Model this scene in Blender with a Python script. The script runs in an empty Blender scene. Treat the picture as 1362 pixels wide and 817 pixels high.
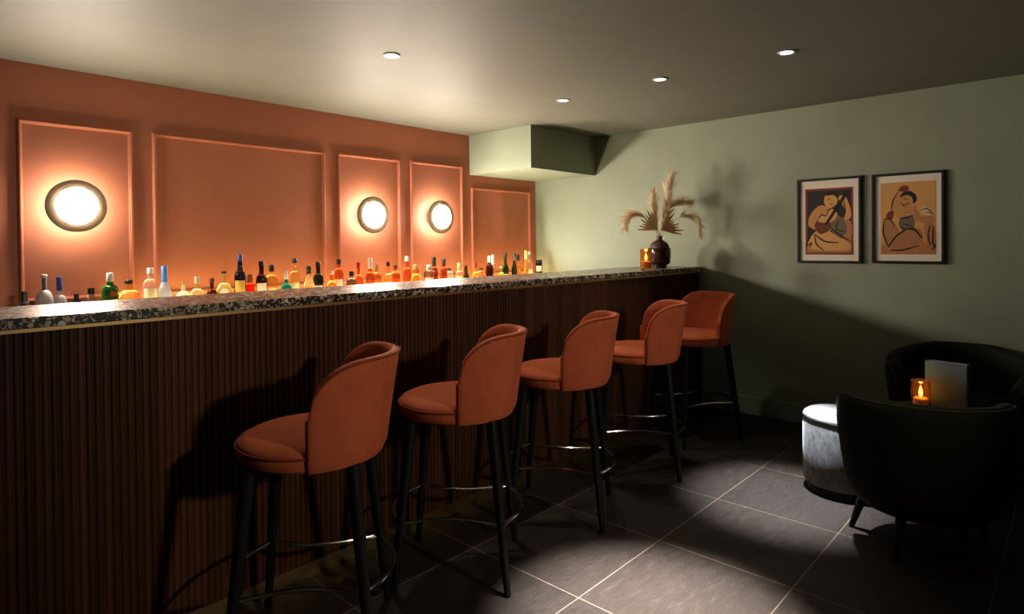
import bpy, bmesh, math, random
from mathutils import Vector, Matrix
from math import sin, cos, pi, radians as R, sqrt, atan2

random.seed(7)
C = bpy.context.scene.collection
SC = bpy.context.scene

# ------------------------------------------------------------------ mesh builder
class MB:
    def __init__(s):
        s.v = []; s.f = []; s.m = []
    def add(s, vs, fs, mi=0):
        b = len(s.v); s.v += [tuple(v) for v in vs]
        for f in fs:
            s.f.append([i + b for i in f]); s.m.append(mi)
    def box(s, lo, hi, mi=0):
        x0, y0, z0 = lo; x1, y1, z1 = hi
        s.add([(x0,y0,z0),(x1,y0,z0),(x1,y1,z0),(x0,y1,z0),(x0,y0,z1),(x1,y0,z1),(x1,y1,z1),(x0,y1,z1)],
              [(0,3,2,1),(4,5,6,7),(0,1,5,4),(1,2,6,5),(2,3,7,6),(3,0,4,7)], mi)
    def prism(s, poly, d, mi=0, m=None):
        """poly: 2D points (x,y) extruded along z by d, through optional matrix"""
        n = len(poly)
        vs = [Vector((p[0], p[1], 0)) for p in poly] + [Vector((p[0], p[1], d)) for p in poly]
        if m: vs = [m @ v for v in vs]
        fs = [tuple(range(n))[::-1], tuple(range(n, 2*n))]
        for i in range(n): j = (i+1) % n; fs.append((i, j, n+j, n+i))
        s.add(vs, fs, mi)
    def lathe(s, prof, n=24, mi=0, c=(0,0,0), sq=0.0, cap=True):
        """prof: (radius, z) from bottom to top; sq>0 squares the section"""
        vs = []; fs = []
        for r, z in prof:
            for k in range(n):
                a = 2*pi*(k+.5)/n
                q = r
                if sq:
                    e = 2+sq*6
                    q = r*(abs(cos(a))**e+abs(sin(a))**e)**(-1/e)
                vs.append((c[0]+q*cos(a), c[1]+q*sin(a), c[2]+z))
        for i in range(len(prof)-1):
            for k in range(n):
                l = (k+1) % n
                fs.append((i*n+k, i*n+l, (i+1)*n+l, (i+1)*n+k))
        if cap:
            fs.append(tuple(range(n))[::-1]); b = (len(prof)-1)*n; fs.append(tuple(range(b, b+n)))
        s.add(vs, fs, mi)
    def tube(s, pts, rad, n=8, closed=False, mi=0):
        pts = [Vector(p) for p in pts]; N = len(pts)
        if not hasattr(rad, '__len__'): rad = [rad]*N
        vs = []; fs = []; up = None
        for i, p in enumerate(pts):
            if closed: t = pts[(i+1) % N]-pts[i-1]
            else: t = pts[min(i+1, N-1)]-pts[max(i-1, 0)]
            t.normalize()
            if up is None:
                up = Vector((0,0,1)) if abs(t.z) < .9 else Vector((1,0,0))
            a = t.cross(up)
            if a.length < 1e-5: a = t.cross(Vector((0,1,.3)))
            a.normalize(); b = a.cross(t).normalized(); up = b
            for k in range(n):
                g = 2*pi*k/n
                vs.append(p+(a*cos(g)+b*sin(g))*rad[i])
        M = N if closed else N-1
        for i in range(M):
            for k in range(n):
                l = (k+1) % n; j = (i+1) % N
                fs.append((i*n+k, i*n+l, j*n+l, j*n+k))
        if not closed:
            fs.append(tuple(range(n))[::-1]); fs.append(tuple(range((N-1)*n, N*n)))
        s.add(vs, fs, mi)
    def grid(s, fn, nu, nv, cu=False, cv=False, mi=0):
        vs = [fn(i/(nu if cu else nu-1), j/(nv if cv else nv-1)) for i in range(nu) for j in range(nv)]
        fs = []
        for i in range(nu if cu else nu-1):
            for j in range(nv if cv else nv-1):
                a = (i+1) % nu; b = (j+1) % nv
                fs.append((i*nv+j, a*nv+j, a*nv+b, i*nv+b))
        s.add(vs, fs, mi)

def obj(name, mb, mat, parent=None, smooth=False, loc=None, bevel=0, seg=2, sub=0, ang=40):
    me = bpy.data.meshes.new(name)
    me.from_pydata(mb.v, [], mb.f)
    mats = mat if isinstance(mat, (list, tuple)) else [mat]
    for m in mats: me.materials.append(m)
    if len(mats) > 1: me.polygons.foreach_set('material_index', mb.m)
    b = bmesh.new(); b.from_mesh(me); bmesh.ops.recalc_face_normals(b, faces=b.faces); b.to_mesh(me); b.free()
    if smooth:
        me.polygons.foreach_set('use_smooth', [True]*len(me.polygons))
        try: me.set_sharp_from_angle(angle=R(ang))
        except Exception: pass
    o = bpy.data.objects.new(name, me); C.objects.link(o)
    if loc: o.location = loc
    if parent: o.parent = parent
    if bevel:
        m = o.modifiers.new('bevel', 'BEVEL'); m.width = bevel; m.segments = seg; m.limit_method = 'ANGLE'; m.angle_limit = R(40)
    if sub:
        m = o.modifiers.new('sub', 'SUBSURF'); m.levels = sub; m.render_levels = sub
    return o

def thing(name, label, cat, loc=(0,0,0), rz=0, group=None):
    o = bpy.data.objects.new(name, None); C.objects.link(o)
    o.empty_display_size = .1
    o.location = loc; o.rotation_euler = (0, 0, rz)
    o['label'] = label; o['category'] = cat
    if group: o['group'] = group
    return o
def tag(o, label, cat, group=None):
    o['label'] = label; o['category'] = cat
    if group: o['group'] = group
    return o
def struct(o, label=None):
    o['kind'] = 'structure'
    if label: o['label'] = label
    return o
def dup(root, loc, rz, label):
    r = root.copy(); C.objects.link(r); r.location = loc; r.rotation_euler = (0, 0, rz); r['label'] = label
    for ch in list(root.children):
        c = ch.copy(); C.objects.link(c); c.parent = r
        if c.type == 'LIGHT': c.data = ch.data.copy()
        for g in ch.children:
            d = g.copy(); C.objects.link(d); d.parent = c
    return r

# ------------------------------------------------------------------ materials
def srgb(r, g, b):
    f = lambda c: (c/255/12.92 if c/255 <= .04045 else ((c/255+.055)/1.055)**2.4)
    return (f(r), f(g), f(b), 1)
def mat(name, col, rough=.5, metal=0, **k):
    m = bpy.data.materials.new(name); m.use_nodes = True
    p = m.node_tree.nodes['Principled BSDF']
    p.inputs['Base Color'].default_value = col if len(col) == 4 else (*col, 1)
    p.inputs['Roughness'].default_value = rough; p.inputs['Metallic'].default_value = metal
    for a, v in k.items(): p.inputs[a.replace('_', ' ')].default_value = v
    return m
def nt(m): return m.node_tree.nodes, m.node_tree.links, m.node_tree.nodes['Principled BSDF']
def node(N, t, **k):
    n = N.new(t)
    for a, v in k.items(): setattr(n, a, v)
    return n
def math_(N, L, op, a, b=None, c=None):
    n = N.new('ShaderNodeMath'); n.operation = op
    for i, v in enumerate((a, b, c)):
        if v is None: continue
        if isinstance(v, (int, float)): n.inputs[i].default_value = v
        else: L.new(v, n.inputs[i])
    return n.outputs[0]
def noise(N, L, scale, detail=4, rough=.6, vec=None):
    n = N.new('ShaderNodeTexNoise'); n.inputs['Scale'].default_value = scale
    n.inputs['Detail'].default_value = detail; n.inputs['Roughness'].default_value = rough
    if vec is not None: L.new(vec, n.inputs['Vector'])
    return n.outputs['Fac']
def ramp(N, L, fac, stops):
    n = N.new('ShaderNodeValToRGB'); e = n.color_ramp.elements
    while len(e) < len(stops): e.new(.5)
    for i, (p, c) in enumerate(stops): e[i].position = p; e[i].color = c if len(c) == 4 else (*c, 1)
    L.new(fac, n.inputs[0]); return n.outputs[0]
def bump(N, L, p, h, strength=.3, dist=.01):
    n = N.new('ShaderNodeBump'); n.inputs['Strength'].default_value = strength; n.inputs['Distance'].default_value = dist
    L.new(h, n.inputs['Height']); L.new(n.outputs[0], p.inputs['Normal'])
def pos(N): return N.new('ShaderNodeNewGeometry').outputs['Position']
def objco(N): return N.new('ShaderNodeTexCoord').outputs['Object']
def mapping(N, L, vec, sc=(1,1,1), rot=(0,0,0)):
    n = N.new('ShaderNodeMapping'); L.new(vec, n.inputs[0]); n.inputs['Scale'].default_value = sc; n.inputs['Rotation'].default_value = rot
    return n.outputs[0]
def mixcol(N, L, fac, a, b, mode='MIX'):
    n = N.new('ShaderNodeMix'); n.data_type = 'RGBA'; n.blend_type = mode
    for s, v in ((0, fac), (6, a), (7, b)):
        if isinstance(v, (int, float)): n.inputs[s].default_value = v
        elif isinstance(v, tuple): n.inputs[s].default_value = v
        else: L.new(v, n.inputs[s])
    return n.outputs[2]

def paint(name, col, rough=.55, var=.08, spec=.4):
    m = mat(name, col, rough, 0, Specular_IOR_Level=spec); N, L, p = nt(m)
    f = noise(N, L, 3.0, 5, .6, pos(N))
    c = ramp(N, L, f, [(.3, tuple(x*(1-var) for x in col[:3])), (.7, tuple(x*(1+var) for x in col[:3]))])
    L.new(c, p.inputs['Base Color'])
    bump(N, L, p, noise(N, L, 140, 3, .6, pos(N)), .08, .003)
    return m
def emit(name, col, s):
    m = mat(name, (0,0,0), .4); N, L, p = nt(m)
    p.inputs['Emission Color'].default_value = (*col, 1); p.inputs['Emission Strength'].default_value = s
    return m

ORANGE = (.44, .142, .075)
GREEN = (.280, .320, .236)
M = {}
M['orange'] = paint('terracotta_paint', ORANGE, .6, .05, .3)
M['green'] = paint('sage_paint', GREEN, .6, .06)
M['ceiling'] = paint('ceiling_paint', (.155, .150, .120), .62, .05, .45)
M['brass'] = mat('brass', (.62, .42, .18), .3, 1)
M['dark_brass'] = mat('bronze_plate', (.20, .135, .08), .65, .0, Specular_IOR_Level=.2)
M['chrome'] = mat('chrome', (.75, .72, .68), .13, 1)
M['blackwood'] = mat('black_lacquered_wood', (.006, .0055, .005), .5, 0, Specular_IOR_Level=.2)
M['black'] = mat('black_frame', (.010, .009, .008), .4)
M['white_metal'] = mat('white_trim', (.6, .58, .54), .4)
M['dome'] = emit('opal_glass_lit', (1, .87, .70), 295)
M['halo'] = emit('lamp_halo_ring', (1, .92, .78), 105)
M['lens'] = emit('downlight_lens', (1, .93, .82), 14)
M['lens_cool'] = emit('downlight_lens_cool', (.92, .95, 1), 22)
M['ledpanel'] = emit('lit_shelf_panel', (1, .70, .28), 8)
M['puck'] = emit('uplight_lens', (1, .88, .68), 20)

# wood flutes
def wood():
    m = mat('dark_fluted_walnut', (.05, .02, .01), .5, 0, Specular_IOR_Level=.22); N, L, p = nt(m)
    P = pos(N); s = N.new('ShaderNodeSeparateXYZ'); L.new(P, s.inputs[0])
    fl = math_(N, L, 'FLOOR', math_(N, L, 'DIVIDE', math_(N, L, 'ADD', s.outputs[0], .95), .0235))
    w = node(N, 'ShaderNodeTexWhiteNoise', noise_dimensions='1D'); L.new(fl, w.inputs['W'])
    blk = math_(N, L, 'FLOOR', math_(N, L, 'DIVIDE', math_(N, L, 'ADD', s.outputs[0], .95), .282))
    w2 = node(N, 'ShaderNodeTexWhiteNoise', noise_dimensions='1D'); L.new(blk, w2.inputs['W'])
    g = noise(N, L, 6, 6, .65, mapping(N, L, P, (22, 22, .9)))
    t = math_(N, L, 'ADD', math_(N, L, 'MULTIPLY', w.outputs['Value'], .35), math_(N, L, 'MULTIPLY', w2.outputs['Value'], .35))
    t = math_(N, L, 'ADD', t, math_(N, L, 'MULTIPLY', g, .45))
    c = ramp(N, L, t, [(.15, (.020, .0062, .002)), (.55, (.048, .0165, .0055)), (1.0, (.094, .035, .012))])
    L.new(c, p.inputs['Base Color'])
    bump(N, L, p, g, .15, .002)
    return m
M['wood'] = wood()
M['carcass'] = mat('dark_carcass_board', (.03, .015, .009), .5)

def terrazzo():
    m = mat('terrazzo', (.1, .09, .08), .27); N, L, p = nt(m)
    P = pos(N)
    def chips(scale, thr, edge):
        v = node(N, 'ShaderNodeTexVoronoi', feature='DISTANCE_TO_EDGE'); v.inputs['Scale'].default_value = scale; L.new(P, v.inputs['Vector'])
        k = node(N, 'ShaderNodeTexVoronoi', feature='F1'); k.inputs['Scale'].default_value = scale; L.new(P, k.inputs['Vector'])
        s = N.new('ShaderNodeSeparateColor'); L.new(k.outputs['Color'], s.inputs[0])
        a = math_(N, L, 'GREATER_THAN', v.outputs['Distance'], edge)
        b = math_(N, L, 'GREATER_THAN', s.outputs[0], thr)
        return math_(N, L, 'MULTIPLY', a, b), s.outputs[1]
    f1, h1 = chips(62, .66, .07); f2, h2 = chips(140, .58, .08)
    c1 = ramp(N, L, h1, [(0, srgb(120,108,92)), (.5, srgb(188,176,156)), (1, srgb(222,214,200))])
    c2 = ramp(N, L, h2, [(0, srgb(95,84,70)), (1, srgb(190,180,165))])
    base = mixcol(N, L, f2, srgb(40, 35, 30), c2)
    L.new(mixcol(N, L, f1, base, c1), p.inputs['Base Color'])
    return m
M['terrazzo'] = terrazzo()

TX0, TXS, TY0, TYS = 3.832, .629, 1.462, .600
def slate():
    m = mat('slate_floor_tiles', (.03, .025, .02), .5, 0, Specular_IOR_Level=.35); N, L, p = nt(m)
    P = pos(N); s = N.new('ShaderNodeSeparateXYZ'); L.new(P, s.inputs[0])
    def line(c, o, st):
        a = math_(N, L, 'DIVIDE', math_(N, L, 'SUBTRACT', c, o), st)
        fr = math_(N, L, 'ABSOLUTE', math_(N, L, 'SUBTRACT', a, math_(N, L, 'ROUND', a)))
        idx = math_(N, L, 'FLOOR', a)
        return math_(N, L, 'LESS_THAN', math_(N, L, 'MULTIPLY', fr, st), .0022), idx
    lx, ix = line(s.outputs[0], TX0, TXS); ly, iy = line(s.outputs[1], TY0, TYS)
    grout = math_(N, L, 'MAXIMUM', lx, ly)
    w = node(N, 'ShaderNodeTexWhiteNoise', noise_dimensions='1D')
    L.new(math_(N, L, 'ADD', math_(N, L, 'MULTIPLY', ix, 17.3), math_(N, L, 'MULTIPLY', iy, 5.7)), w.inputs['W'])
    n1 = noise(N, L, 12, 10, .75, mapping(N, L, P, (.8, 2.2, 1), (0, 0, .5)))
    n2 = noise(N, L, 60, 8, .75, mapping(N, L, P, (.5, 2.6, 1), (0, 0, -.25)))
    n3 = noise(N, L, 2.2, 4, .6, P)
    t = math_(N, L, 'ADD', math_(N, L, 'MULTIPLY', n1, .5), math_(N, L, 'MULTIPLY', n2, .35))
    t = math_(N, L, 'ADD', t, math_(N, L, 'MULTIPLY', w.outputs['Value'], .05))
    t = math_(N, L, 'ADD', t, math_(N, L, 'MULTIPLY', n3, .15))
    c = ramp(N, L, t, [(.38, (.007, .0045, .003)), (.58, (.028, .0195, .0145)), (.76, (.11, .085, .068))])
    c = mixcol(N, L, grout, c, srgb(122, 106, 92))
    L.new(c, p.inputs['Base Color'])
    h = math_(N, L, 'SUBTRACT', math_(N, L, 'ADD', n1, math_(N, L, 'MULTIPLY', n2, .6)), math_(N, L, 'MULTIPLY', grout, .5))
    bump(N, L, p, h, .8, .012)
    return m
M['slate'] = slate()

def velvet(name, col, sheen, tint, var=.25, sc=30):
    m = mat(name, col, .75); N, L, p = nt(m)
    f = noise(N, L, sc, 6, .7, mapping(N, L, objco(N), (1, 1, .6)))
    c = ramp(N, L, f, [(.3, tuple(x*(1-var) for x in col)), (.7, tuple(x*(1+var) for x in col))])
    L.new(c, p.inputs['Base Color'])
    p.inputs['Sheen Weight'].default_value = sheen; p.inputs['Sheen Roughness'].default_value = .35
    p.inputs['Sheen Tint'].default_value = (*tint, 1)
    p.inputs['Specular IOR Level'].default_value = .15
    bump(N, L, p, noise(N, L, 260, 3, .6, objco(N)), .12, .002)
    return m
M['rust'] = velvet('rust_velvet', (.50, .112, .045), .25, (1, .55, .35), .16, 14)
M['rust_pipe'] = velvet('rust_piping', (.25, .045, .016), .1, (1, .5, .3), .1, 14)
M['grey'] = velvet('grey_velvet', (.235, .25, .265), .3, (.9, .95, 1), .5, 42)
M['greypipe'] = mat('black_piping', (.012, .012, .012), .6)
M['olive'] = velvet('dark_olive_velvet', (.012, .013, .007), .05, (.6, .6, .4), .15, 14)
M['olivepipe'] = velvet('olive_piping', (.040, .038, .020), .1, (.6, .6, .4), .1, 14)

# ------------------------------------------------------------------ room shell
XG, YO, ZC = 4.961, 4.256, 2.4155
XL, YF = -1.6, -3.6
def slab(name, lo, hi, m, label):
    b = MB(); b.box(lo, hi); return struct(obj(name, b, m), label)
slab('floor', (XL-.1, YF-.1, -.1), (XG+.1, YO+.1, 0), M['slate'], 'dark slate tile floor with pale grout lines')
slab('ceiling', (XL-.1, YF-.1, ZC), (XG+.1, YO+.1, ZC+.1), M['ceiling'], 'grey green painted ceiling with recessed downlights')
slab('wall_back', (XL-.1, YO, 0), (XG+.1, YO+.1, ZC), M['orange'], 'terracotta painted wall behind the bar')
slab('wall_right', (XG, YF, 0), (XG+.1, YO, ZC), M['green'], 'sage green wall with two framed pictures')
M['darkgreen'] = paint('dark_green_paint', (.06, .066, .048), .6)
slab('wall_left', (XL-.1, YF, 0), (XL, YO, ZC), M['darkgreen'], 'dark green side wall')
slab('wall_front', (XL-.1, YF-.1, 0), (XG+.1, YF, ZC), M['darkgreen'], 'dark green wall opposite the bar')
slab('ceiling_bulkhead', (4.010, 3.484, 2.049), (XG, YO, ZC), M['green'], 'boxed-in sage green bulkhead in the ceiling corner')
b = MB(); b.box((XG-.012, YF, 0), (XG, 2.40, .145)); struct(obj('baseboard_right', b, M['green'], bevel=.004), 'low green baseboard along the sage wall')
# panel mouldings on the terracotta wall
def moulding(i, x0, x1, z0, z1, label):
    w, d = .024, .020
    prof = [(0, 0), (0, .010), (.004, .016), (.009, d), (.014, d), (.017, .013), (w-.003, .012), (w, .006), (w, 0)]
    cs = [(x0, z0, 1, 1), (x1, z0, -1, 1), (x1, z1, -1, -1), (x0, z1, 1, -1)]
    b = MB(); n = len(prof); vs = []
    for cx, cz, sx, sz in cs:
        for q, h in prof: vs.append((cx+sx*q, YO-h, cz+sz*q))
    fs = []
    for k in range(4):
        l = (k+1) % 4
        for j in range(n-1): fs.append((k*n+j, l*n+j, l*n+j+1, k*n+j+1))
        fs.append((k*n, k*n+n-1, l*n+n-1, l*n))
    b.add(vs, fs)
    struct(obj('trim_%d' % i, b, M['orange']), label)
ZP = 2.112
for i, (a, c, z1, lb) in enumerate([(.640, 1.197, ZP-.006, 'panel moulding round the leftmost lit wall lamp'), (1.305, 2.494, ZP-.003, 'wide panel moulding between two wall lamps'),
        (2.602, 3.200, ZP+.004, 'panel moulding round the middle wall lamp'), (3.310, 3.914, ZP+.008, 'panel moulding round the wall lamp nearest the bulkhead'),
        (4.026, 4.868, 1.934, 'panel moulding under the bulkhead')]):
    moulding(i+1, a, c, 1.098, z1, lb)

# ------------------------------------------------------------------ wall lamps
def lampmesh():
    t = thing('wall_lamp', '', 'wall lamp', group='round wall lamps behind the bar')
    b = MB()   # local: axis along -Y
    n = 64
    def turn(prof, m, name, ang=50):
        b = MB(); vs = []; fs = []
        for r, d in prof:
            for k in range(n): vs.append((max(r, .0005)*cos(2*pi*k/n), -d, max(r, .0005)*sin(2*pi*k/n)))
        for i in range(len(prof)-1):
            for k in range(n):
                l = (k+1) % n; fs.append((i*n+k, i*n+l, (i+1)*n+l, (i+1)*n+k))
        b.add(vs, fs); return obj(name, b, m, t, True, ang=ang)
    turn([(0, .0005), (.085, .0005), (.095, .086), (0, .086)], M['dark_brass'], 'wall_mount')
    turn([(.0945, .052), (.0975, .054), (.0985, .083), (.0965, .085)], M['halo'], 'halo_ring')  # hidden glowing ring, added behind the plate to light the wall halo
    turn([(0, .087), (.140, .087), (.147, .090), (.147, .0985), (.144, .100), (.112, .102), (.108, .105), (.105, .1055), (.104, .101), (0, .101)], M['dark_brass'], 'backplate')
    turn([(0, .1015), (.1035, .1015), (.1035, .1035)]+[(.1035*cos(a*pi/2/8), .1035+.034*sin(a*pi/2/8)) for a in range(1, 9)], M['dome'], 'glass_shade', 70)
    return t
l0 = lampmesh(); l0.location = (.890, YO, 1.633); l0['label'] = 'round bronze wall lamp with lit opal glass, leftmost of the three'
dup(l0, (2.868, YO, 1.637), 0, 'round lit wall lamp in the narrow panel right of the wide panel')
dup(l0, (3.575, YO, 1.638), 0, 'round lit wall lamp nearest the green bulkhead')

# ------------------------------------------------------------------ downlights
def downlight(loc, label, energy, cone, blend, cool=False, aim=None, rad=.03, col=(1, .86, .68)):
    t = thing('recessed_downlight', label, 'ceiling light', loc, 0, 'recessed ceiling downlights')
    b = MB(); b.lathe([(.031, -.001), (.045, -.001), (.046, -.004), (.043, -.007), (.034, -.006), (.031, -.001)], 32, cap=False)
    obj('trim_ring', b, M['white_metal'], t, True)
    b = MB(); b.lathe([(.032, -.0035), (.032, -.0015)], 32)
    obj('lens', b, M['lens_cool'] if cool else M['lens'], t)
    l = bpy.data.lights.new('downlight_lamp', 'SPOT'); l.energy = energy; l.spot_size = R(cone); l.spot_blend = blend
    l.shadow_soft_size = rad; l.color = col
    o = bpy.data.objects.new('downlight_lamp', l); C.objects.link(o); o.parent = t; o.location = (0, 0, -.03)
    if aim: o.rotation_euler = (Vector(aim)-Vector(loc)).to_track_quat('-Z', 'Y').to_euler()
    return t
downlight((2.004, 2.723, ZC), 'ceiling downlight above the bar, leftmost of the four in view', 35, 100, .6)
downlight((3.483, 2.719, ZC), 'ceiling downlight nearest the bulkhead', 25, 90, .6)
downlight((3.465, 1.940, ZC), 'ceiling downlight above the far bar stools', 14, 75, .8)
downlight((3.454, 1.176, ZC), 'bright bluish ceiling downlight, rightmost of the four in view', 1250, 30, 1, True, col=(.97, .97, 1))
downlight((2.004, 1.176, ZC), 'ceiling downlight in front of the bar stools, above the frame', 3000, 31, 1, True, col=(1, .94, .90))
downlight((1.80, -2.90, ZC), 'tilted ceiling spotlight at the back of the room, behind the viewpoint', 440, 47, .7, aim=(1.95, 2.2, .92), rad=.16)

# ------------------------------------------------------------------ bar
ZT = 1.185
bar = thing('bar_counter', 'long dark walnut fluted bar front with brass edge lines', 'bar counter', (2, 2.6, 0))
def off(mb, o):
    mb.v = [(x-o[0], y-o[1], z-o[2]) for x, y, z in mb.v]; return mb
BO = (2, 2.6, 0)
XB0, XB1 = -.95, 4.957
b = MB(); b.box((XB0, 2.420, .0), (XB1, 2.82, 1.150)); obj('carcass', off(b, BO), M['carcass'], bar)
b = MB(); pitch = .0235; n = int((XB1-XB0)/pitch)
pts = []
for i in range(n):
    x = XB0+i*pitch
    for k in range(6):
        a = pi*k/5
        pts.append((x+pitch/2-cos(a)*(pitch/2-.0016), 2.417-.007*sin(a)**.7 if 0 < k < 5 else 2.417))
vs = []; fs = []
for x, y in pts: vs += [(x, y, .058), (x, y, 1.138)]
for i in range(len(pts)-1): fs.append((2*i, 2*i+2, 2*i+3, 2*i+1))
vs += [(pts[0][0], 2.421, .058), (pts[0][0], 2.421, 1.138), (pts[-1][0], 2.421, .058), (pts[-1][0], 2.421, 1.138)]
b.add(vs, fs); obj('fluted_front', off(b, BO), M['wood'], bar, True, ang=60)
b = MB(); b.box((XB0, 2.398, 1.138), (XB1, 2.421, 1.1495)); obj('brass_trim', off(b, BO), M['brass'], bar)
b = MB(); b.box((XB0, 2.400, .0), (XB1, 2.421, .058)); obj('brass_kick_strip', off(b, BO), M['brass'], bar)
b = MB(); b.box((XB0, 2.390, 1.1505), (XB1, 2.885, ZT))
ct = obj('countertop', b, M['terrazzo'], bevel=.003); tag(ct, 'polished dark terrazzo slab running along the top of the bar', 'countertop')

# back shelf the bottles stand on
ZS = 1.02
sh = thing('bottle_shelf', 'low lit shelf against the terracotta wall carrying the bottles', 'shelf', (2.6, 4.1, 0))
b = MB(); b.box((-.95, 3.90, 0), (4.955, 4.232, ZS-.012)); obj('cabinet', off(b, (2.6, 4.1, 0)), M['carcass'], sh)
b = MB(); b.box((1.10, 3.93, ZS-.012), (4.90, 4.222, ZS)); obj('light_panel', off(b, (2.6, 4.1, 0)), M['ledpanel'], sh)
b = MB(); b.box((-.95, 3.93, ZS-.012), (1.099, 4.222, ZS)); obj('shelf_board', off(b, (2.6, 4.1, 0)), M['carcass'], sh)

# small uplights let into the shelf between the bottles, tilted towards the room
for k, (x, e, d, sp) in enumerate([(1.352, 26, (.1, -1.1, 1), 130), (2.28, 20, (.1, -1.1, 1), 130), (4.345, 28, (.5, -.55, 1), 140)]):
    b = MB(); b.lathe([(.017, 0), (.017, .003), (.014, .004)], 20); ul = obj('uplight_lens', b, M['puck'], sh, loc=(x-2.6, 3.965-4.1, ZS))
    l = bpy.data.lights.new('shelf_uplight', 'SPOT'); l.energy = e; l.spot_size = R(sp); l.spot_blend = .8; l.shadow_soft_size = .03; l.color = (1, .92, .78)
    o = bpy.data.objects.new('shelf_uplight', l); C.objects.link(o); o.parent = ul; o.location = (0, 0, .035)
    o.rotation_euler = Vector(d).to_track_quat('-Z', 'Y').to_euler()

# ------------------------------------------------------------------ bottles
GL = {}
def glass(col, rough=.06, tr=.88):
    k = (col, rough, tr)
    if k not in GL:
        m = mat('glass_%d' % len(GL), col, rough); p = m.node_tree.nodes['Principled BSDF']
        p.inputs['Transmission Weight'].default_value = tr; p.inputs['IOR'].default_value = 1.38
        GL[k] = m
    return GL[k]
SO = {}
def solid(col, rough=.45):
    if (col, rough) not in SO: SO[(col, rough)] = mat('label_%d' % len(SO), col, rough)
    return SO[(col, rough)]
K = lambda r, g, b: srgb(r, g, b)[:3]
clear = (.93, .93, .90); frost = (.86, .83, .82); amber = K(246, 170, 80); honey = K(252, 215, 130); whisky = K(226, 128, 70)
pale = K(250, 240, 190); brown = K(90, 34, 18); green = K(45, 140, 55); dgreen = K(40, 66, 40); black = K(22, 20, 20)
white = K(235, 230, 220); cream = K(236, 222, 190); cork = K(190, 150, 100); redc = K(190, 40, 35); gold = K(205, 165, 80)
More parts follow.
